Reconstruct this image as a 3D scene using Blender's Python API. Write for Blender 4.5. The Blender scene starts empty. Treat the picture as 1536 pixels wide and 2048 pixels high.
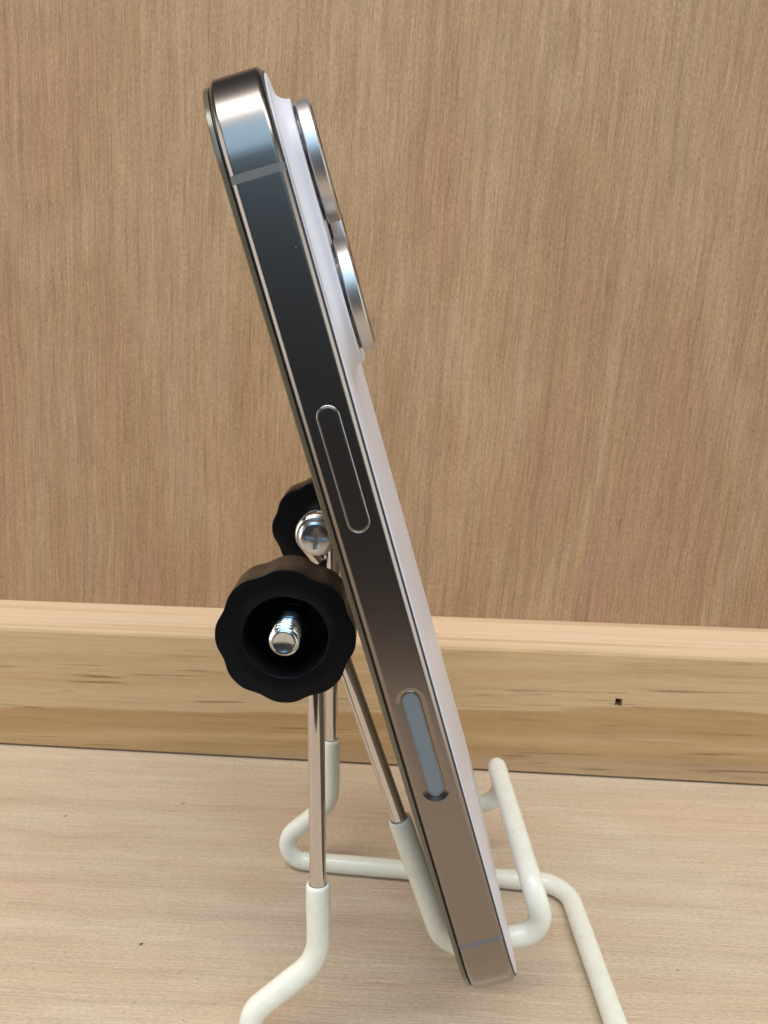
import bpy, bmesh, math, random
from mathutils import Vector, Matrix
random.seed(7)
S = 0.00105                      # working millimetres -> metres
FLOOR = -119.0                   # floor height below the lens, in working mm
R = math.radians
scene = bpy.context.scene

# ------------------------------------------------------------------ camera
PITCH, ROLL = R(12.48), R(-0.5)
cp, sp = math.cos(PITCH), math.sin(PITCH)
fwd = Vector((0, cp, -sp)); rgt = Vector((1, 0, 0)); dwn = fwd.cross(rgt)
cr, sr = math.cos(ROLL), math.sin(ROLL)
cam_x = rgt * cr + dwn * sr
cam_y = -(dwn * cr - rgt * sr)
cam_z = -fwd
cd = bpy.data.cameras.new('camera')
cam = bpy.data.objects.new('camera', cd)
scene.collection.objects.link(cam)
cd.sensor_fit = 'HORIZONTAL'; cd.sensor_width = 24.0
cd.lens = 24.0 * 1538 / 1536
cd.clip_start = 0.002; cd.clip_end = 20.0
cd.dof.use_dof = True; cd.dof.focus_distance = 0.122; cd.dof.aperture_fstop = 72
m = Matrix((cam_x, cam_y, cam_z)).transposed().to_4x4()
m.translation = Vector((0, 0, -FLOOR)) * S
cam.matrix_world = m
scene.camera = cam

# ------------------------------------------------------------------ world, lamps, exposure
w = bpy.data.worlds.new('World'); scene.world = w; w.use_nodes = True
bg = w.node_tree.nodes['Background']
bg.inputs[0].default_value = (0.62, 0.60, 0.60, 1); bg.inputs[1].default_value = 0.055
vs = scene.view_settings
vs.view_transform = 'Standard'; vs.look = 'None'; vs.exposure = 0.0; vs.gamma = 1.0; vs.use_curve_mapping = False

def area_lamp(name, az, el, dist, wid, hei, radiance, color, aim=(-5, 110, 0)):
    """soft rectangular lamp; az 0 = behind the camera, + = right; aimed at the phone"""
    ld = bpy.data.lights.new(name, 'AREA'); ld.shape = 'RECTANGLE'
    ld.size = wid * S; ld.size_y = hei * S
    ld.energy = radiance * math.pi * ld.size * ld.size_y
    ld.color = color
    o = bpy.data.objects.new(name, ld); scene.collection.objects.link(o)
    d = Vector((math.sin(az) * math.cos(el), -math.cos(az) * math.cos(el), math.sin(el)))
    a = Vector((aim[0], aim[1], aim[2] - FLOOR)) * S
    o.location = a + d * dist * S
    o.rotation_euler = (-d).to_track_quat('-Z', 'Y').to_euler()
    return o
area_lamp('skylight_lamp', R(0), R(39), 900, 800, 640, 2.45, (0.44, 0.73, 1.0))
area_lamp('ceiling_lamp', R(-8), R(70.5), 900, 1500, 300, 8.8, (1.0, 0.965, 0.905))
area_lamp('left_fill_lamp', R(-82), R(5), 900, 1000, 800, 2.0, (1.0, 0.97, 0.91))  # unseen side lamp, added to brighten the left shoulder of the phone frame
area_lamp('right_fill_lamp', R(82), R(5), 900, 1000, 800, 2.0, (0.94, 1.0, 0.96))  # fill added out of view for the bright strip on the right shoulder

# ------------------------------------------------------------------ helpers
def V(x, y, z): return Vector((x, y, z))
def link(name, bm, mat, parent=None, sharp=35, loc=None):
    """bmesh in working mm (local) -> one mesh object"""
    me = bpy.data.meshes.new(name)
    bmesh.ops.scale(bm, vec=(S, S, S), verts=bm.verts)
    bmesh.ops.recalc_face_normals(bm, faces=bm.faces)
    bm.to_mesh(me); bm.free()
    me.shade_smooth()
    if sharp: me.set_sharp_from_angle(angle=R(sharp))
    me.materials.append(mat)
    o = bpy.data.objects.new(name, me); scene.collection.objects.link(o)
    if loc is not None: o.location = loc
    if parent is not None: o.parent = parent
    return o
def empty(name, matrix):
    o = bpy.data.objects.new(name, None); scene.collection.objects.link(o)
    o.empty_display_size = 0.01
    o.matrix_world = matrix
    return o
def grid(bm, rings, close_u=True, cap0=False, cap1=False, close_v=False):
    vr = [[bm.verts.new(p) for p in r] for r in rings]
    n = len(vr[0]); k = len(vr)
    for i in range(k if close_v else k - 1):
        a, b = vr[i], vr[(i + 1) % k]
        for j in range(n if close_u else n - 1):
            bm.faces.new((a[j], a[(j + 1) % n], b[(j + 1) % n], b[j]))
    if cap0: bm.faces.new(vr[0])
    if cap1: bm.faces.new(vr[-1])
    return vr
def lathe(bm, prof, c=(0, 0, 0), n=64, cap0=True, cap1=True, axis='Y'):
    """prof: (radius, along axis)"""
    rings = []
    for r, h in prof:
        ring = []
        for i in range(n):
            a = 2 * math.pi * i / n
            if axis == 'Y': p = V(r * math.cos(a), h, r * math.sin(a))
            else: p = V(h, r * math.cos(a), r * math.sin(a))
            ring.append(p + Vector(c))
        rings.append(ring)
    return grid(bm, rings, True, cap0, cap1)
class Path:
    def __init__(self, pts):
        self.p = [Vector(q) for q in pts]
        self.s = [0.0]
        for a, b in zip(self.p, self.p[1:]): self.s.append(self.s[-1] + (b - a).length)
        self.len = self.s[-1]
        n = len(self.p); self.t = []
        for i in range(n):
            a = self.p[max(i - 1, 0)]; b = self.p[min(i + 1, n - 1)]
            self.t.append((b - a).normalized())
        ref = V(0, 1, 0) if abs(self.t[0].y) < 0.9 else V(1, 0, 0)
        nn = (ref - self.t[0] * ref.dot(self.t[0])).normalized(); self.n = [nn]
        for i in range(1, n):
            q = self.t[i - 1].rotation_difference(self.t[i])
            v = q @ self.n[-1]; v = (v - self.t[i] * v.dot(self.t[i])).normalized(); self.n.append(v)
    def at(self, s):
        s = min(max(s, 0), self.len); i = 0
        while i < len(self.s) - 2 and self.s[i + 1] < s: i += 1
        d = self.s[i + 1] - self.s[i]; f = (s - self.s[i]) / d if d else 0
        p = self.p[i].lerp(self.p[i + 1], f); t = self.t[i].lerp(self.t[i + 1], f).normalized()
        n = self.n[i].lerp(self.n[i + 1], f); n = (n - t * n.dot(t)).normalized()
        return p, n, t.cross(n)
    def nearest(self, q):
        q = Vector(q); k = min(range(len(self.p)), key=lambda i: (self.p[i] - q).length_squared)
        return self.s[k]
def tube(bm, path, sr, n=28, cap0=True, cap1=True):
    rings = []
    for s, r in sr:
        p, a, b = path.at(s)
        rings.append([p + (a * math.cos(2 * math.pi * i / n) + b * math.sin(2 * math.pi * i / n)) * r for i in range(n)])
    return grid(bm, rings, True, cap0, cap1)
def fillet(pts, rad, seg=12):
    out = [Vector(pts[0])]
    for i in range(1, len(pts) - 1):
        a, b, c = Vector(pts[i - 1]), Vector(pts[i]), Vector(pts[i + 1])
        u = (a - b).normalized(); v = (c - b).normalized(); ang = u.angle(v)
        r = rad[i] if isinstance(rad, (list, tuple)) else rad
        if r <= 0 or ang > 3.12: out.append(b); continue
        d = min(r / math.tan(ang / 2), (a - b).length * 0.48, (c - b).length * 0.48)
        r = d * math.tan(ang / 2)
        ctr = b + (u + v).normalized() * (r / math.sin(ang / 2))
        p0, p1 = b + u * d - ctr, b + v * d - ctr
        tot = p0.angle(p1); ax = p0.cross(p1).normalized()
        for k in range(seg + 1):
            out.append(ctr + Matrix.Rotation(tot * k / seg, 3, ax) @ p0)
    out.append(Vector(pts[-1]))
    dense = [out[0]]
    for a, b in zip(out, out[1:]):
        k = max(1, int((b - a).length / 2.0))
        for j in range(1, k + 1): dense.append(a.lerp(b, j / k))
    return dense
def boolean(o, cutters):
    for c in cutters:
        md = o.modifiers.new('cut', 'BOOLEAN'); md.operation = 'DIFFERENCE'; md.object = c; md.solver = 'EXACT'
    bpy.context.view_layer.update()
    dg = bpy.context.evaluated_depsgraph_get()
    me = bpy.data.meshes.new_from_object(o.evaluated_get(dg))
    old = o.data; o.modifiers.clear(); o.data = me; bpy.data.meshes.remove(old)
    for c in cutters:
        cm = c.data; bpy.data.objects.remove(c); bpy.data.meshes.remove(cm)
    me.shade_smooth(); me.set_sharp_from_angle(angle=R(15))
def tag(o, label=None, cat=None, group=None, kind=None):
    if label: o['label'] = label
    if cat: o['category'] = cat
    if group: o['group'] = group
    if kind: o['kind'] = kind

# ------------------------------------------------------------------ materials
def newmat(name):
    mt = bpy.data.materials.new(name); mt.use_nodes = True
    nt = mt.node_tree; return mt, nt, nt.nodes['Principled BSDF']
def N(nt, kind, **kw):
    n = nt.nodes.new(kind)
    for k, v in kw.items(): setattr(n, k, v)
    return n
def coords(nt, scale, rot=(0, 0, 0), loc=(0, 0, 0)):
    tc = N(nt, 'ShaderNodeTexCoord'); r = N(nt, 'ShaderNodeMapping'); mp = N(nt, 'ShaderNodeMapping')
    r.inputs['Rotation'].default_value = rot; r.inputs['Location'].default_value = loc
    mp.inputs['Scale'].default_value = [s * 1000 for s in scale]      # scale given per mm
    nt.links.new(tc.outputs['Object'], r.inputs[0]); nt.links.new(r.outputs[0], mp.inputs[0])
    return mp.outputs[0]
def noise(nt, vec, scale=1.0, detail=2.0, rough=0.5, dist=0.0):
    n = N(nt, 'ShaderNodeTexNoise'); n.inputs['Scale'].default_value = scale
    n.inputs['Detail'].default_value = detail; n.inputs['Roughness'].default_value = rough
    n.inputs['Distortion'].default_value = dist
    nt.links.new(vec, n.inputs['Vector']); return n.outputs['Fac']
def ramp(nt, fac, stops, interp='LINEAR'):
    r = N(nt, 'ShaderNodeValToRGB'); r.color_ramp.interpolation = interp
    e = r.color_ramp.elements
    while len(e) < len(stops): e.new(0.5)
    for i, (p, c) in enumerate(stops):
        e[i].position = p; e[i].color = c if len(c) == 4 else (*c, 1)
    nt.links.new(fac, r.inputs[0]); return r.outputs[0]
def g(v): return (v, v, v)
def mix(nt, a, b, fac, mode='MIX'):
    n = N(nt, 'ShaderNodeMix', data_type='RGBA', blend_type=mode)
    if isinstance(fac, (int, float)): n.inputs[0].default_value = fac
    else: nt.links.new(fac, n.inputs[0])
    for sck, v in ((n.inputs[6], a), (n.inputs[7], b)):
        if isinstance(v, tuple): sck.default_value = (*v, 1) if len(v) == 3 else v
        else: nt.links.new(v, sck)
    return n.outputs[2]
def bump(nt, fac, bsdf, dist_mm, strength=1.0, prev=None):
    b = N(nt, 'ShaderNodeBump'); b.inputs['Strength'].default_value = strength
    b.inputs['Distance'].default_value = dist_mm * S
    nt.links.new(fac, b.inputs['Height'])
    if prev is not None: nt.links.new(prev, b.inputs['Normal'])
    nt.links.new(b.outputs[0], bsdf.inputs['Normal']); return b.outputs[0]
def simple(name, col, rough, metal=0.0, spec=0.5, fleck=None, bmp=None):
    mt, nt, b = newmat(name)
    b.inputs['Base Color'].default_value = (*col, 1); b.inputs['Roughness'].default_value = rough
    b.inputs['Metallic'].default_value = metal; b.inputs['Specular IOR Level'].default_value = spec
    if fleck:
        f = noise(nt, coords(nt, (fleck[0],) * 3), 1, 3, 0.6)
        c = ramp(nt, f, [(0.3, tuple(x * (1 - fleck[1]) for x in col)), (0.6, col)])
        nt.links.new(c, b.inputs['Base Color'])
        rr = ramp(nt, f, [(0.3, g(min(1, rough * 1.35))), (0.7, g(rough * 0.85))])
        nt.links.new(rr, b.inputs['Roughness'])
    if bmp:
        bump(nt, noise(nt, coords(nt, (bmp[0],) * 3), 1, 2, 0.5), b, bmp[1], 1.0)
    return mt

def wood(name, along, dark, mid, light, pink, rot, fine, flen, contrast, bump_mm, rough=0.62, pores=(0.71, 0.82, 0.5)):
    """sanded plywood veneer: long fibres along one axis, tone drift, short dark pores"""
    mt, nt, b = newmat(name)
    def st(across, lng, dep=1.0):
        return (across, dep * across, lng) if along == 'Z' else (lng, across, dep * across)
    def tone(f, lo, hi):
        return ramp(nt, f, [(0.28, g(1 - lo * contrast)), (0.5, g(1.0)), (0.72, g(1 + hi * contrast))])
    # the fibres wander: bend the coordinates sideways before stretching the patterns along the grain
    tc_ = N(nt, 'ShaderNodeTexCoord'); rm = N(nt, 'ShaderNodeMapping'); rm.inputs['Rotation'].default_value = rot
    nt.links.new(tc_.outputs['Object'], rm.inputs[0])
    def warp(vec, across, lng, amp_mm, shift):
        mp = N(nt, 'ShaderNodeMapping'); mp.inputs['Scale'].default_value = [q * 1000 for q in st(across, lng)]; mp.inputs['Location'].default_value = (shift, shift * 0.7, 0.3)
        nt.links.new(vec, mp.inputs[0])
        nz = N(nt, 'ShaderNodeTexNoise'); nz.inputs['Scale'].default_value = 1.0; nz.inputs['Detail'].default_value = 2.0
        nt.links.new(mp.outputs[0], nz.inputs['Vector'])
        ma = N(nt, 'ShaderNodeMath', operation='MULTIPLY_ADD'); ma.inputs[1].default_value = amp_mm * S; ma.inputs[2].default_value = -0.5 * amp_mm * S
        nt.links.new(nz.outputs['Fac'], ma.inputs[0])
        cb = N(nt, 'ShaderNodeCombineXYZ'); nt.links.new(ma.outputs[0], cb.inputs[0 if along == 'Z' else 1])
        ad = N(nt, 'ShaderNodeVectorMath', operation='ADD'); nt.links.new(vec, ad.inputs[0]); nt.links.new(cb.outputs[0], ad.inputs[1])
        return ad.outputs[0]
    wk = 0.5 if along == 'Z' else 0.3
    vec = warp(warp(rm.outputs[0], 0.02, 0.012, 9.0 * wk, 3.0), 0.09, 0.05, 2.2 * wk, 8.0)
    def nz(across, lng, detail, rough, dist=0.0, loc=(0, 0, 0)):
        mp = N(nt, 'ShaderNodeMapping'); mp.inputs['Scale'].default_value = [q * 1000 for q in st(across, lng)]; mp.inputs['Location'].default_value = loc
        nt.links.new(vec, mp.inputs[0]); return noise(nt, mp.outputs[0], 1, detail, rough, dist)
    drift = nz(0.030, 0.009, 3, 0.55)
    band = nz(0.17, 0.005, 4, 0.6)
    fig = nz(0.5, 0.012, 3, 0.6, 0, (0.7, 0.2, 0.5))
    fib = nz(fine, flen, 4, 0.6)
    hair = nz(fine * 2.0, flen * 1.7, 3, 0.6)
    fuzz = nz(2.8, 0.9, 3, 0.65)
    pore = nz(0.55, 0.055, 2, 0.5, 0.2, (30.3, 10.1, 20.2))
    c = ramp(nt, drift, [(0.28, pink), (0.40, mid), (0.5, light), (0.58, mid), (0.68, pink)])
    c = mix(nt, c, dark, ramp(nt, band, [(0.45, g(0.0)), (0.78, g(0.34))]))
    c = mix(nt, c, tone(fig, 0.14, 0.08), 1.0, 'MULTIPLY')
    c = mix(nt, c, tone(fib, 0.23, 0.13), 1.0, 'MULTIPLY')
    c = mix(nt, c, tone(hair, 0.26, 0.18), 1.0, 'MULTIPLY')
    c = mix(nt, c, tone(fuzz, 0.34, 0.25), 1.0, 'MULTIPLY')
    c = mix(nt, c, tuple(x * 0.45 for x in dark), ramp(nt, pore, [(pores[0], g(0.0)), (pores[1], g(pores[2]))]))
    nt.links.new(c, b.inputs['Base Color'])
    b.inputs['Roughness'].default_value = rough; b.inputs['Specular IOR Level'].default_value = 0.3
    n1 = bump(nt, hair, b, bump_mm, 0.8)
    bump(nt, fuzz, b, bump_mm * 0.5, 0.8, n1)
    return mt, nt, b, c

M = {}
M['wall'] = wood('plywood_wall', 'Z', (0.270, 0.150, 0.073), (0.390, 0.238, 0.127), (0.420, 0.270, 0.155), (0.390, 0.222, 0.134),
                 (0, R(-4.0), 0), 2.0, 0.06, 0.85, 0.06, 0.62, (0.725, 0.80, 0.65))[0]
mt, nt, b, c = wood('plywood_floor', 'X', (0.38, 0.265, 0.18), (0.545, 0.417, 0.300), (0.575, 0.458, 0.336), (0.57, 0.405, 0.30),
                    (0, 0, R(3.0)), 2.6, 0.05, 0.62, 0.03, 0.5, (0.73, 0.82, 0.4))
# a few specks of dirt lying in the veneer
tc = N(nt, 'ShaderNodeTexCoord')
for (x, y, r) in ((-48.2, 132.5, 0.36), (-52.1, 180.8, 0.5), (-80.7, 174.9, 0.5), (-34.9, 124.0, 0.2), (62.3, 136.3, 0.22), (58.0, 127.1, 0.3), (-69.2, 155.5, 0.2), (-34.5, 140.3, 0.22), (-35.2, 114.8, 0.2)):
    vm = N(nt, 'ShaderNodeVectorMath', operation='DISTANCE'); vm.inputs[1].default_value = (x * S, y * S, 0)
    nt.links.new(tc.outputs['Object'], vm.inputs[0])
    mr = N(nt, 'ShaderNodeMapRange'); mr.inputs[1].default_value = r * S * 0.7; mr.inputs[2].default_value = r * S * 1.1
    mr.inputs[3].default_value = 0.95 if 0.3 < r < 0.4 else 0.5; mr.inputs[4].default_value = 0.0
    nt.links.new(vm.outputs['Value'], mr.inputs[0])
    c = mix(nt, c, (0.03, 0.022, 0.018), mr.outputs[0])
nt.links.new(c, b.inputs['Base Color'])
M['floor'] = mt

def pine():
    mt, nt, b = newmat('pine_board')
    tc = N(nt, 'ShaderNodeTexCoord'); sx = N(nt, 'ShaderNodeSeparateXYZ'); nt.links.new(tc.outputs['Object'], sx.inputs[0])
    def mth(op, p, q):
        n = N(nt, 'ShaderNodeMath', operation=op)
        for i, v in enumerate((p, q)):
            if isinstance(v, (int, float)): n.inputs[i].default_value = v
            else: nt.links.new(v, n.inputs[i])
        return n.outputs[0]
    wav = noise(nt, coords(nt, (0.011, 0.02, 0.03), (0, 0, 0), (0.04, 0, 0)), 1, 2, 0.5)
    fine = noise(nt, coords(nt, (0.02, 0.5, 0.6)), 1, 4, 0.6, 0.3)
    hair = noise(nt, coords(nt, (0.10, 2.0, 2.2)), 1, 3, 0.6)
    dash = noise(nt, coords(nt, (0.032, 0.4, 1.1), (0, R(1.2), 0), (0.1, 0.2, 0.34)), 1, 2, 0.5, 0.3)
    zone = noise(nt, coords(nt, (0.010, 0.05, 0.07), (0, 0, 0), (0.5, 0.3, 0.1)), 1, 1, 0.5)
    fuzz = noise(nt, coords(nt, (1.2, 1.8, 1.8)), 1, 3, 0.6)
    # growth-ring height: drifts up to the right and wavers
    hgt = mth('ADD', mth('SUBTRACT', mth('DIVIDE', sx.outputs[2], S), mth('MULTIPLY', mth('DIVIDE', sx.outputs[0], S), 0.058)), mth('MULTIPLY', mth('SUBTRACT', wav, 0.5), 14))
    hgt = mth('ADD', hgt, mth('MULTIPLY', mth('SUBTRACT', fine, 0.5), 2.2))
    k = mth('DIVIDE', mth('ADD', hgt, 8), 56)            # -8..48 mm -> 0..1
    P = lambda z: (z + 8) / 56
    lt, md, dk, gy = (0.555, 0.39, 0.215), (0.52, 0.345, 0.178), (0.44, 0.275, 0.126), (0.43, 0.30, 0.175)
    c = ramp(nt, k, [(P(-6), md), (P(2), gy), (P(5.5), dk), (P(9), md), (P(11), dk), (P(16.4), dk), (P(17.3), lt), (P(24), lt), (P(27), md), (P(31), lt), (P(35), md), (P(36), lt), (P(44), lt)])
    c = mix(nt, c, ramp(nt, fine, [(0.3, g(0.86)), (0.5, g(1.0)), (0.7, g(1.08))]), 0.9, 'MULTIPLY')
    c = mix(nt, c, ramp(nt, hair, [(0.3, g(0.92)), (0.5, g(1.0)), (0.7, g(1.06))]), 0.9, 'MULTIPLY')
    c = mix(nt, c, ramp(nt, fuzz, [(0.3, g(0.93)), (0.7, g(1.05))]), 0.8, 'MULTIPLY')
    dm = mix(nt, ramp(nt, dash, [(0.61, g(0.0)), (0.68, g(0.7))]), ramp(nt, zone, [(0.43, g(0.0)), (0.56, g(1.0))]), 1.0, 'MULTIPLY')
    c = mix(nt, c, (0.17, 0.09, 0.045), dm)
    # moulding on top painted paler, as if lit from above, and pinker
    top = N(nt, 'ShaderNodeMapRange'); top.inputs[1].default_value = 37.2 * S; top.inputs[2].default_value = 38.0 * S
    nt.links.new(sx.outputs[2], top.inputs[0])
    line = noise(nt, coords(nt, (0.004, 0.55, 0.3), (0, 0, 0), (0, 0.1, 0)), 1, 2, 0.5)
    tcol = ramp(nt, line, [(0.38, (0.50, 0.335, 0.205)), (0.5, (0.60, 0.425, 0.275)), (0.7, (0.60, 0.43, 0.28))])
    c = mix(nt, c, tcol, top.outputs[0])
    nt.links.new(c, b.inputs['Base Color'])
    b.inputs['Roughness'].default_value = 0.55; b.inputs['Specular IOR Level'].default_value = 0.3
    bump(nt, hair, b, 0.02, 0.7)
    return mt
M['pine'] = pine()

def dust(nt, b, cell, size, amount, base):
    """scattered specks of dust on a clean surface"""
    v = N(nt, 'ShaderNodeTexVoronoi'); v.inputs['Scale'].default_value = 1.0
    nt.links.new(coords(nt, (1 / cell,) * 3), v.inputs['Vector'])
    near_ = ramp(nt, v.outputs['Distance'], [(size / cell * 0.6, g(1.0)), (size / cell * 1.2, g(0.0))])
    sep = N(nt, 'ShaderNodeSeparateColor'); nt.links.new(v.outputs['Color'], sep.inputs[0])
    pick = ramp(nt, sep.outputs[0], [(1 - amount, g(0.0)), (1 - amount + 0.05, g(1.0))])
    mk = mix(nt, near_, pick, 1.0, 'MULTIPLY')
    nt.links.new(mix(nt, base, (0.55, 0.53, 0.5), mk), b.inputs['Base Color'])
    return mk
def titanium():
    mt, nt, b = newmat('satin_titanium')
    b.inputs['Metallic'].default_value = 1.0
    b.inputs['Roughness'].default_value = 0.265
    mk = dust(nt, b, 2.6, 0.07, 0.5, (0.288, 0.252, 0.232))
    nt.links.new(ramp(nt, mk, [(0.0, g(1.0)), (1.0, g(0.2))]), b.inputs['Metallic'])
    return mt
M['titanium'] = titanium()
M['polymer'] = simple('antenna_polymer', (0.155, 0.152, 0.150), 0.5, 0.0, 0.3)
M['button'] = simple('satin_button', (0.275, 0.238, 0.215), 0.27, 1.0)
M['sapphire_key'] = simple('slate_sapphire', (0.165, 0.190, 0.212), 0.32, 0.0, 0.5, fleck=(1.2, 0.05))
M['rim'] = simple('polished_rim', (0.74, 0.70, 0.67), 0.2, 1.0)
M['back'] = simple('frosted_white_glass', (0.63, 0.60, 0.645), 0.38, 0.0, 0.5, fleck=(0.12, 0.05))
M['seam'] = simple('dark_seam', (0.05, 0.045, 0.05), 0.5)
M['screen'] = simple('black_screen_glass', (0.020, 0.017, 0.013), 0.07, 0.0, 1.0)
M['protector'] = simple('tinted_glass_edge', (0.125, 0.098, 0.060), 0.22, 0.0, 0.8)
M['bezel'] = simple('bezel_gasket', (0.03, 0.028, 0.027), 0.4)
M['ring'] = simple('lens_ring_metal', (0.62, 0.585, 0.57), 0.40, 1.0)
M['collar'] = simple('lens_collar', (0.13, 0.12, 0.12), 0.35, 0.7, fleck=(1.6, 0.6))
M['lens'] = simple('dark_lens_glass', (0.01, 0.01, 0.014), 0.04, 0.0, 0.7)
M['chrome'] = simple('chrome_wire', (0.66, 0.625, 0.61), 0.07, 1.0, fleck=(0.5, 0.05))
M['zinc'] = simple('zinc_screw', (0.66, 0.68, 0.69), 0.19, 1.0, fleck=(1.4, 0.2))
M['knob'] = simple('black_plastic', (0.006, 0.006, 0.007), 0.24, 0.0, 0.13, bmp=(2.0, 0.006))
def vinyl():
    mt, nt, b = newmat('white_vinyl')
    f = noise(nt, coords(nt, (0.35, 0.35, 0.35)), 1, 4, 0.65)
    c = ramp(nt, f, [(0.28, (0.72, 0.70, 0.59)), (0.5, (0.765, 0.75, 0.65)), (0.7, (0.785, 0.772, 0.68))])
    d = noise(nt, coords(nt, (0.55, 0.55, 0.55), (0.4, 0.2, 0.1), (0.02, 0.07, 0.01)), 1, 2, 0.5, 0.6)
    c = mix(nt, c, (0.42, 0.41, 0.37), ramp(nt, d, [(0.735, g(0.0)), (0.79, g(0.55))]))
    nt.links.new(c, b.inputs['Base Color'])
    b.inputs['Roughness'].default_value = 0.22; b.inputs['Specular IOR Level'].default_value = 0.45
    bump(nt, noise(nt, coords(nt, (0.35, 0.35, 0.35)), 1, 2, 0.5), b, 0.03, 0.5)
    return mt
M['vinyl'] = vinyl()

# ------------------------------------------------------------------ setting: floor, wall, skirting
WALL_YAW = R(-4.86); WALL_Y = 199.9           # front of the skirting at x = 0
wall_m = Matrix.Translation(V(0, WALL_Y, 0) * S) @ Matrix.Rotation(WALL_YAW, 4, 'Z')
def local_to_wall(o): o.matrix_world = wall_m

bm = bmesh.new()
bmesh.ops.create_cube(bm, size=1, matrix=Matrix.Translation(V(0, 97, -6)) @ Matrix.Diagonal((620, 316, 12, 1)))
floor = link('floor', bm, M['floor'], sharp=30)
tag(floor, 'pale plywood shelf floor with fine horizontal grain under the stand', 'floor', kind='structure')

bm = bmesh.new()
bmesh.ops.create_cube(bm, size=1, matrix=Matrix.Translation(V(0, 18.2, 112)) @ Matrix.Diagonal((640, 12, 264, 1)))
wall = link('wall', bm, M['wall'], sharp=30); local_to_wall(wall)
tag(wall, 'light brown plywood back wall with vertical grain', 'wall', kind='structure')

prof = [(12.1, 0.6), (0.3, 0.6), (0.0, 0.9), (0.0, 36.6), (0.35, 37.4), (1.1, 37.95), (2.4, 38.35), (4.4, 38.75), (4.7, 38.9), (4.9, 39.35),
        (5.2, 39.6), (7.5, 40.35), (10.0, 41.2), (11.4, 41.55), (12.1, 41.6)]
bm = bmesh.new()
grid(bm, [[V(x, y, z) for (y, z) in prof] for x in (-300, 300)], True, True, True)
skirt = link('skirting_board', bm, M['pine'], sharp=28); local_to_wall(skirt)
bm = bmesh.new()
bmesh.ops.create_cube(bm, size=1, matrix=Matrix.Translation(V(64.9, 2.0, 23.1)) @ Matrix.Rotation(R(4), 4, 'Y') @ Matrix.Diagonal((1.85, 9, 2.35, 1)))
cut = link('nail_cutter', bm, M['pine']); local_to_wall(cut)
boolean(skirt, [cut])
tag(skirt, 'yellow pine skirting board with a small square nail hole along the wall', 'skirting', kind='structure')

# ------------------------------------------------------------------ wire stand
stand = empty('wire_stand', Matrix.Translation(V(5, 133, 0) * S))
tag(stand, 'white-sleeved chrome wire display stand with two black knobs holding the phone', 'stand')
def L(p): return Vector((p[0] - 5, p[1] - 133, p[2] - FLOOR))
WR, CR = 1.39, 2.04
PIV_N, PIV_F = (-14.2, -42.2), (-14.0, -39.6)
def eye(pv, y, d, rad=3.35, tail=5.0):
    """teardrop eye in the x-z plane: tail end -> round the bolt -> right-hand tangent, leg leaves along d"""
    d = Vector((d[0], d[1])).normalized(); e2 = -d; e1 = Vector((-d.y, d.x))
    if e1.x < 0: e1 = -e1
    def P(a, b): return V(pv[0] + e1.x * a + e2.x * b, y, pv[1] + e1.y * a + e2.y * b)
    a1 = R(218); c, s = math.cos(a1), math.sin(a1); out = []
    for k in range(6):
        q = tail * (1 - k / 6); out.append(P(rad * c + q * -s, rad * s + q * c))
    for k in range(41):
        a = a1 * (1 - k / 40); out.append(P(rad * math.cos(a), rad * math.sin(a)))
    return out
YA_N, YB_N, YA_F, YB_F = 116.2, 119.2, 157.0, 160.0
nb, fb = (-10.4, 111.0, -102.4), (-11.6, 156.6, -102.4)
nc, fc = (-28.8, 107.9, -116.95), (-27.9, 156.9, -116.95)
cf, cn = (41.0, 148.6, -116.95), (41.8, 101.0, -116.95)
eyeA_n = eye(PIV_N, YA_N, (0, -1)); eyeA_f = eye(PIV_F, YA_F, (0, -1))
mid = fillet([eyeA_n[-1], nb, nc, cn, cf, fc, fb, eyeA_f[-1]], [0, 8, 4.0, 7, 7, 5.2, 8, 0])
ptsA = [L(p) for p in eyeA_n[:-1] + mid + eyeA_f[::-1][1:]]
pA = Path(ptsA)
bm = bmesh.new(); tube(bm, pA, [(s, WR) for s in pA.s], 24)
base_wire = link('base_wire', bm, M['chrome'], stand)
def sleeve(bm, path, s0, s1):
    lip = [(1.6, WR + 0.08), (0.12, WR + 0.09), (0.0, WR + 0.2), (0.06, WR + 0.38), (0.28, CR - 0.09), (0.75, CR)]
    sr = [(s0 + a, r) for a, r in lip]
    sr += [(s, CR * (1 + 0.012 * math.sin(s * 0.31) + 0.010 * math.sin(s * 0.83 + 1))) for s in path.s if s0 + 1.5 < s < s1 - 1.5]
    sr += [(s1 - a, r) for a, r in lip[::-1]]
    tube(bm, path, sr, 32, False, False)
bm = bmesh.new()
sleeve(bm, pA, pA.nearest(L((-10.4, 112.6, -88.6))), pA.nearest(L((-11.3, 157, -85.8))))
base_sleeve = link('base_sleeve', bm, M['vinyl'], base_wire)

dB = (0.307, -0.952)
eyeB_n = eye(PIV_N, YB_N, dB, tail=4.6); eyeB_f = eye(PIV_F, YB_F, dB, tail=4.6)
def off(p, q): return (p[0] + q, p[1], p[2])
Bn = [(-8.6, YB_N, -45.5), (11.9, YB_N, -107.6), (29.7, YB_N, -103.6), (27.1, YB_N, -94.6)]
Bf = [(-9.0, YB_F, -45.0), (10.6, YB_F, -107.6), (28.5, YB_F, -103.4), (25.9, YB_F, -93.2)]
mid = fillet([eyeB_n[-1]] + Bn + Bf[::-1] + [eyeB_f[-1]], [0, 3, 6.0, 4.6, 4.2, 4.2, 4.6, 6.0, 3, 0])
pB = Path([L(p) for p in eyeB_n[:-1] + mid + eyeB_f[::-1][1:]])
bm = bmesh.new(); tube(bm, pB, [(s, WR) for s in pB.s], 24)
holder_wire = link('holder_wire', bm, M['chrome'], stand)
bm = bmesh.new()
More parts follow.
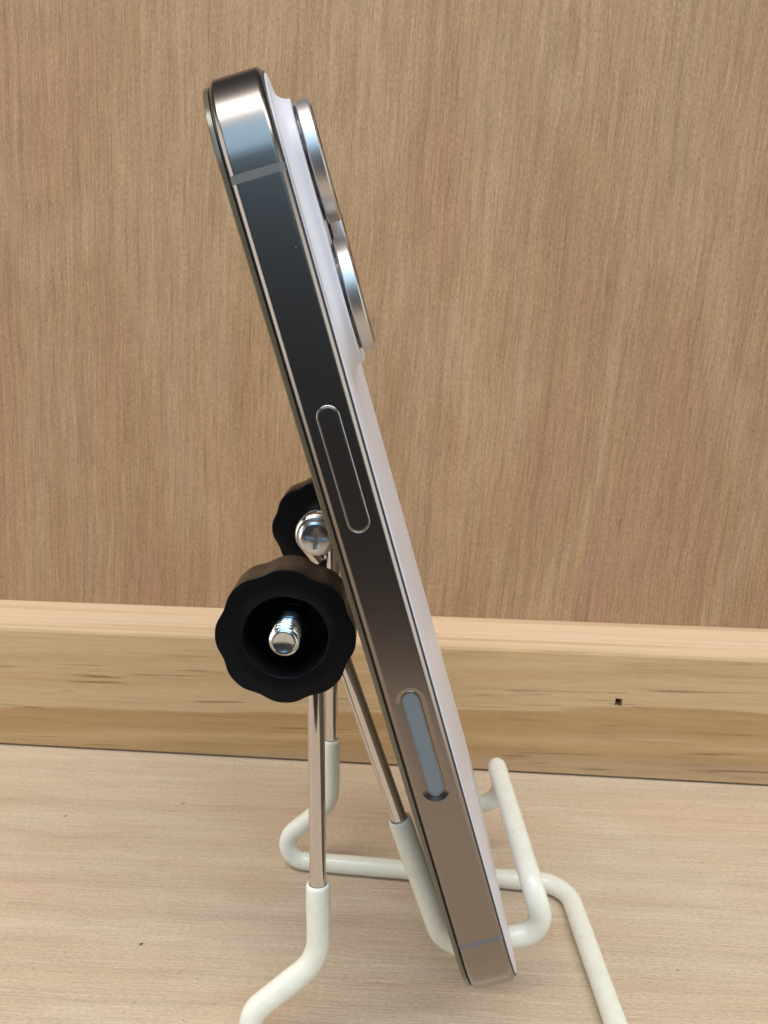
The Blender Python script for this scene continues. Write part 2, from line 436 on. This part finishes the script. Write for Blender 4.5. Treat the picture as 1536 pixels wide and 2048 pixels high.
sleeve(bm, pB, pB.nearest(L((3.4, YB_N, -81.4))), pB.nearest(L((2.4, YB_F, -81.4))))
holder_sleeve = link('holder_sleeve', bm, M['vinyl'], holder_wire)

def knob_mesh(phase):
    """local: axis +Y is outward (open recess side at y=0, back at y=-8)"""
    bm = bmesh.new(); n = 160; T = 8.2
    def lob(a, ins):
        q = math.cos(8 * (a - phase))
        q = 1 - (0.5 - 0.5 * q) ** 1.7
        return 10.3 - 0.52 * (1 - q) - ins
    rings = []
    def add(fn, y): rings.append([V(fn(2 * math.pi * i / n) * math.cos(2 * math.pi * i / n), y, fn(2 * math.pi * i / n) * math.sin(2 * math.pi * i / n)) for i in range(n)])
    add(lambda a: 2.32, -T); add(lambda a: 7.0, -T)
    add(lambda a: lob(a, 0.5), -T); add(lambda a: lob(a, 0.15), -T + 0.12); add(lambda a: lob(a, 0.0), -T + 0.5)
    add(lambda a: lob(a, 0.0), -0.24); add(lambda a: lob(a, 0.0), -0.16); add(lambda a: lob(a, 0.04), -0.05); add(lambda a: lob(a, 0.13), 0.0); add(lambda a: lob(a, 0.2), 0.0)
    add(lambda a: 0.5 * lob(a, 0.3) + 0.5 * 6.6, 0.0)
    add(lambda a: 6.42, 0.0); add(lambda a: 6.30, -0.05); add(lambda a: 6.22, -0.2); add(lambda a: 6.0, -3.5); add(lambda a: 5.75, -6.2)
    add(lambda a: 5.3, -6.6); add(lambda a: 3.1, -6.6); add(lambda a: 2.9, -6.5); add(lambda a: 2.85, -5.6); add(lambda a: 2.7, -5.45); add(lambda a: 2.32, -5.45)
    grid(bm, rings, True, False, False, True)
    return bm
def bolt_mesh(l):
    """threaded shank along Y from 0 to l, rounded tip at l"""
    bm = bmesh.new(); n = 36; rings = []; st = 0.068; k = int(l / st)
    for j in range(k + 1):
        y = j * st; ring = []
        for i in range(n):
            a = 2 * math.pi * i / n; ph = (y / 1.1 + i / n) % 1.0
            r = 2.3 - 0.72 * abs(2 * ph - 1) ** 1.1
            r = min(r, 1.85 + max(0, (l - y)) * 2.0)
            ring.append(V(r * math.cos(a), y, r * math.sin(a)))
        rings.append(ring)
    rings.append([V(1.76 * math.cos(2 * math.pi * i / n), l + 0.12, 1.76 * math.sin(2 * math.pi * i / n)) for i in range(n)])
    rings.append([V(1.48 * math.cos(2 * math.pi * i / n), l + 0.13, 1.48 * math.sin(2 * math.pi * i / n)) for i in range(n)])
    rings.append([V(1.38 * math.cos(2 * math.pi * i / n), l + 0.04, 1.38 * math.sin(2 * math.pi * i / n)) for i in range(n)])
    grid(bm, rings, True, True, True)
    return bm
def head_mesh():
    """pan head, flat at y=0, dome towards -Y"""
    bm = bmesh.new()
    lathe(bm, [(3.75, 0.0), (3.8, -0.15), (3.8, -0.9), (3.72, -1.25), (3.45, -1.6), (3.0, -1.82), (2.2, -1.97), (1.2, -2.06), (0.3, -2.08)], n=56)
    return bm
def cross_cutter(nm, mat):
    bm = bmesh.new()
    for a in (0, 90):
        mm = Matrix.Rotation(R(a + 6), 4, 'Y') @ Matrix.Translation(V(0, -2.0, 0)) @ Matrix.Diagonal((4.2, 2.2, 0.98, 1))
        bmesh.ops.create_cube(bm, size=1, matrix=mm)
    return link(nm, bm, mat)
def hardware(pv, out, y_knob_face, y_head, phase):
    """out = -1: knob towards the camera; +1: knob away"""
    flip = Matrix.Rotation(math.pi, 4, 'Z') if out < 0 else Matrix.Identity(4)
    kb = link('knob', knob_mesh(phase), M['knob'], stand, sharp=40)
    kb.matrix_local = Matrix.Translation(L((pv[0], y_knob_face, pv[1])) * S) @ flip
    ln = abs(y_knob_face - y_head) + 1.9
    bt = link('bolt', bolt_mesh(ln), M['zinc'], stand, sharp=65)
    bt.matrix_local = Matrix.Translation(L((pv[0], y_head, pv[1])) * S) @ flip
    hd = link('screw_head', head_mesh(), M['zinc'], None, sharp=40)
    boxes = []
    for a in (0, 90):
        q = bmesh.new()
        bmesh.ops.create_cube(q, size=1, matrix=Matrix.Rotation(R(a + 4), 4, 'Y') @ Matrix.Translation(V(0, -1.9, 0)) @ Matrix.Diagonal((4.6, 2.6, 0.95, 1)))
        boxes.append(link('slot_cutter', q, M['zinc']))
    boolean(hd, boxes)
    hd.parent = bt
    q = bmesh.new(); lathe(q, [(1.95, 0.0), (4.1, 0.0), (4.2, 0.1), (4.2, 0.55), (4.1, 0.65), (1.95, 0.65)], n=48, cap0=False, cap1=False)
    ws = link('washer', q, M['zinc'], bt, sharp=40)
    return kb
kn = hardware(PIV_N, -1, 105.3, 121.3, R(92))
kf = hardware(PIV_F, +1, 170.0, 154.9, R(92))
kn['label'] = 'black scalloped knob nearest the camera with bolt end showing'
kf['label'] = 'black scalloped knob behind the cross-head screw'

# ------------------------------------------------------------------ smartphone
YAW, TILT = R(-0.39), R(15.86)
wv = V(math.sin(YAW), math.cos(YAW), 0); hv = V(math.cos(YAW), -math.sin(YAW), 0)
uv = V(0, 0, 1) * math.cos(TILT) - hv * math.sin(TILT); tv = wv.cross(uv)
ORG = V(-3.74, 98.76, -21.88 - FLOOR); UB = -84.2                # near side face reference, bottom end
LEN, WID, RC = 142.1, 70.0, 12.8
pm = Matrix((tv, wv, uv)).transposed().to_4x4(); pm.translation = (ORG + uv * UB) * S
phone = empty('smartphone', pm)
tag(phone, 'pale gold metal smartphone with white back leaning in the wire stand, seen edge-on', 'smartphone')

def rrect(w0, w1, z0, z1, rad, ins=0.0, seg=24):
    """rounded rectangle loop in (y=w, z), counter-clockwise, with arclength; ins shrinks it"""
    w0 += ins; w1 -= ins; z0 += ins; z1 -= ins; r = max(rad - ins, 0.05); out = []
    for cx, cz, a0 in ((w1 - r, z1 - r, 0), (w0 + r, z1 - r, 90), (w0 + r, z0 + r, 180), (w1 - r, z0 + r, 270)):
        for k in range(seg + 1):
            a = R(a0 + 90 * k / seg); out.append((cx + r * math.cos(a), cz + r * math.sin(a)))
    return out
# titanium rail: profile (inset, t) swept round the outline; cut into pieces at the antenna bands
shoulder = []
q_i, q_t = 0.0, 2.72; shoulder.append((q_i, q_t))
for k in range(14):                                 # quick turn on to a broad, gently rounded shoulder
    ph = R(6 + 6 * k) if k < 3 else R(24 + 44 * (k - 3) / 10)
    ds = 0.035 if k < 3 else 0.085
    q_i += math.sin(ph) * ds; q_t += math.cos(ph) * ds; shoulder.append((q_i, q_t))
# shoulder[0] = start of flat edge, shoulder[-1] = under the glass
profR = [(0.0, -2.55)] + [(0.0, 2.55)] + shoulder + [(2.2, q_t), (2.2, -q_t)] + [(i, -t) for i, t in shoulder[::-1]]
Z1, Z2 = 127.3, 15.35              # band centres up the side
def side_nodes():
    """stations (w, z, nw, nz) round the outline starting on the near side, going up, over the top, down the far side"""
    st = []
    def arc(cx, cz, a0, a1, k=28):
        for i in range(k + 1):
            a = R(a0 + (a1 - a0) * i / k); st.append((cx + RC * math.cos(a), cz + RC * math.sin(a), math.cos(a), math.sin(a)))
    return st, arc
def piece(stations):
    bm = bmesh.new()
    grid(bm, [[V(t, w - nw * i, z - nz * i) for i, t in profR] for (w, z, nw, nz) in stations], True, True, True)
    return bm
def arc(cx, cz, a0, a1, k=28):
    return [(cx + RC * math.cos(R(a0 + (a1 - a0) * i / k)), cz + RC * math.sin(R(a0 + (a1 - a0) * i / k)),
             math.cos(R(a0 + (a1 - a0) * i / k)), math.sin(R(a0 + (a1 - a0) * i / k))) for i in range(k + 1)]
H1, H2 = 0.52, 0.40
near = lambda z: (0.0, z, -1.0, 0.0)
far = lambda z: (WID, z, 1.0, 0.0)
pieces = [
    [near(z) for z in (Z2 + H2, Z2 + H2 + 0.2, Z1 - H1 - 0.2, Z1 - H1)],
    [near(Z1 + H1), near(Z1 + H1 + 0.2)] + arc(RC, LEN - RC, 180, 90) + arc(WID - RC, LEN - RC, 90, 0) + [far(Z1 + H1)],
    [far(Z1 - H1), far(Z2 + H2)],
    [far(Z2 - H2)] + arc(WID - RC, RC, 0, -90) + arc(RC, RC, -90, -180) + [near(Z2 - H2 - 0.2), near(Z2 - H2)],
]
bm = bmesh.new()
for st in pieces:
    grid(bm, [[V(t, w - nw * i, z - nz * i) for i, t in profR] for (w, z, nw, nz) in st], True, True, True)
frame = link('frame', bm, M['titanium'], sharp=30)

def pill(y, hw, z0, z1, n=20):
    out = []
    for k in range(n + 1):
        a = R(180 * k / n); out.append(V(hw * math.cos(a), y, z1 - hw + hw * math.sin(a)))
    for k in range(n + 1):
        a = R(180 + 180 * k / n); out.append(V(hw * math.cos(a), y, z0 + hw + hw * math.sin(a)))
    return out
def pillsolid(nm, levels, mat, parent=None):
    """levels: (y, half width, z0, z1)"""
    b_ = bmesh.new(); grid(b_, [pill(*l) for l in levels], True, True, True)
    return link(nm, b_, mat, parent, sharp=32)
B0, B1, BW = 81.35, 98.55, 1.46
C0, C1, CW = 40.1, 58.2, 2.12
c1 = pillsolid('cut_a', [(-1, BW + .02, B0 - .02, B1 + .02), (0.0, BW + .02, B0 - .02, B1 + .02), (0.14, BW - .05, B0 + .05, B1 - .05), (1.2, BW - .05, B0 + .05, B1 - .05)], M['titanium'])
c2 = pillsolid('cut_b', [(-0.5, CW + 1.11, C0 - 1.11, C1 + 1.11), (0.36, CW - 0.80, C0 + 0.80, C1 - 0.80), (1.4, CW - 0.80, C0 + 0.80, C1 - 0.80)], M['titanium'])
boolean(frame, [c1, c2])
frame.parent = phone
pillsolid('side_button', [(1.0, BW - .12, B0 + .12, B1 - .12), (-0.02, BW - .12, B0 + .12, B1 - .12), (-0.09, BW - .15, B0 + .15, B1 - .15), (-0.13, BW - .24, B0 + .24, B1 - .24), (-0.135, BW - .4, B0 + .4, B1 - .4)], M['button'], phone)
sb = [o for o in phone.children if o.name == 'side_button'][0]
ringp = pill(0, BW - .02, B0 + .02, B1 - .02); nrm = pill(0, BW + .98, B0 - .98, B1 + .98)
bm = bmesh.new()
grid(bm, [[p + (q - p) * (0.085 * math.cos(a)) + V(0, -0.01 + 0.075 * math.sin(a), 0) for p, q in zip(ringp, nrm)] for a in [2 * math.pi * i / 12 for i in range(12)]], True, False, False, True)
link('rim', bm, M['rim'], sb, sharp=0)
K0, K1, KW = C0 + 0.80, C1 - 0.80, CW - 0.80
key = pillsolid('camera_key', [(1.2, KW - .2, K0 + .2, K1 - .2), (0.28, KW - .2, K0 + .2, K1 - .2), (0.23, KW - .24, K0 + .24, K1 - .24), (0.22, KW - .5, K0 + .5, K1 - .5)], M['sapphire_key'], phone)
bm = bmesh.new()
grid(bm, [pill(*l) for l in ((1.2, KW - .05, K0 + .05, K1 - .05), (0.26, KW - .05, K0 + .05, K1 - .05), (0.19, KW - .08, K0 + .08, K1 - .08), (0.19, KW - .13, K0 + .13, K1 - .13), (0.32, KW - .18, K0 + .18, K1 - .18), (1.2, KW - .18, K0 + .18, K1 - .18))], True, False, False, True)
link('rim', bm, M['rim'], key, sharp=30)

for fn, zc, hh in ((near, Z1, H1), (near, Z2, H2), (far, Z1, H1), (far, Z2, H2)):
    bm = bmesh.new()
    grid(bm, [[V(t * 1.0008, w - nw * (i - 0.004), z) for i, t in profR] for (w, z, nw, nz) in (fn(zc - hh + .005), fn(zc + hh - .005))], True, True, True)
    link('antenna_band', bm, M['polymer'], frame, sharp=30)

def plate(loops, seg=24, outline=(0, WID, 0, LEN, RC)):
    bm = bmesh.new()
    grid(bm, [[V(t, y, z) for (y, z) in rrect(*outline, ins, seg)] for ins, t in loops], True, True, True)
    return bm
link('seam', plate([(0.62, 3.3), (0.62, 3.60), (1.2, 3.62)]), M['seam'], phone, sharp=30)
back = link('back_glass', plate([(0.90, 3.5), (0.90, 3.66), (0.94, 3.74), (1.02, 3.79), (1.2, 3.83), (1.6, 3.85), (2.2, 3.852)]), M['back'], phone, sharp=40)
link('gasket', plate([(0.80, -3.3), (0.80, -3.54), (1.2, -3.56)]), M['bezel'], phone, sharp=30)
scr = link('screen', plate([(1.2, -3.5), (0.84, -3.55), (0.82, -3.58), (0.86, -3.62), (1.0, -3.63), (1.6, -3.64)]), M['screen'], phone, sharp=40)
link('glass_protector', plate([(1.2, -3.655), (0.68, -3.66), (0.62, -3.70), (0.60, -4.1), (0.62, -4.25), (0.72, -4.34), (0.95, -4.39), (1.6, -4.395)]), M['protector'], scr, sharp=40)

# raised camera plateau with a concave skirt
PH = 2.05
PO = (3.1, 37.2, 102.4, 137.4, 9.0)
loops = []
D = 2.1
for k in range(15):
    x = 1 - k / 14; x = 0.02 + 0.98 * x
    loops.append((-D * x, 3.853 + PH * 0.96 * (1 - math.sqrt(max(0, 1 - (1 - x) ** 2)))))
loops += [(0.02, 3.852 + PH * 0.965), (0.08, 3.852 + PH * 0.99), (0.2, 3.852 + PH), (1.2, 3.852 + PH)]
bm = bmesh.new()
grid(bm, [[V(t, y, z) for (y, z) in rrect(*PO, ins, 24)] for ins, t in loops], True, False, True)
link('camera_plateau', bm, M['back'], back, sharp=50)
TP = 3.852 + PH
for (y, z, lb) in ((12.6, 129.35, 'upper'), (12.6, 111.55, 'lower'), (28.4, 120.5, 'side')):
    bm = bmesh.new()
    lathe(bm, [(6.2, TP + 0.42), (7.55, TP + 0.42), (7.72, TP + 0.47), (7.82, TP + 0.60), (7.82, TP + 0.66), (7.82, TP + 1.96), (7.82, TP + 2.02), (7.79, TP + 2.09), (7.66, TP + 2.17), (7.50, TP + 2.22), (7.18, TP + 2.30), (7.16, TP + 1.9), (6.2, TP + 1.9)],
          (0, y, z), 96, False, False, 'X')
    rg = link('lens_ring', bm, M['ring'], phone, sharp=40)
    bm = bmesh.new(); lathe(bm, [(7.0, TP - 0.02), (7.25, TP + 0.03), (7.25, TP + 0.40), (6.4, TP + 0.41)], (0, y, z), 64, True, True, 'X')
    link('collar', bm, M['collar'], rg, sharp=30)
    bm = bmesh.new(); lathe(bm, [(7.1, TP + 1.8), (7.1, TP + 2.32), (7.04, TP + 2.40), (6.9, TP + 2.43), (4.6, TP + 2.43), (0.1, TP + 2.43)], (0, y, z), 96, True, True, 'X')
    link('lens_glass', bm, M['lens'], rg, sharp=30)
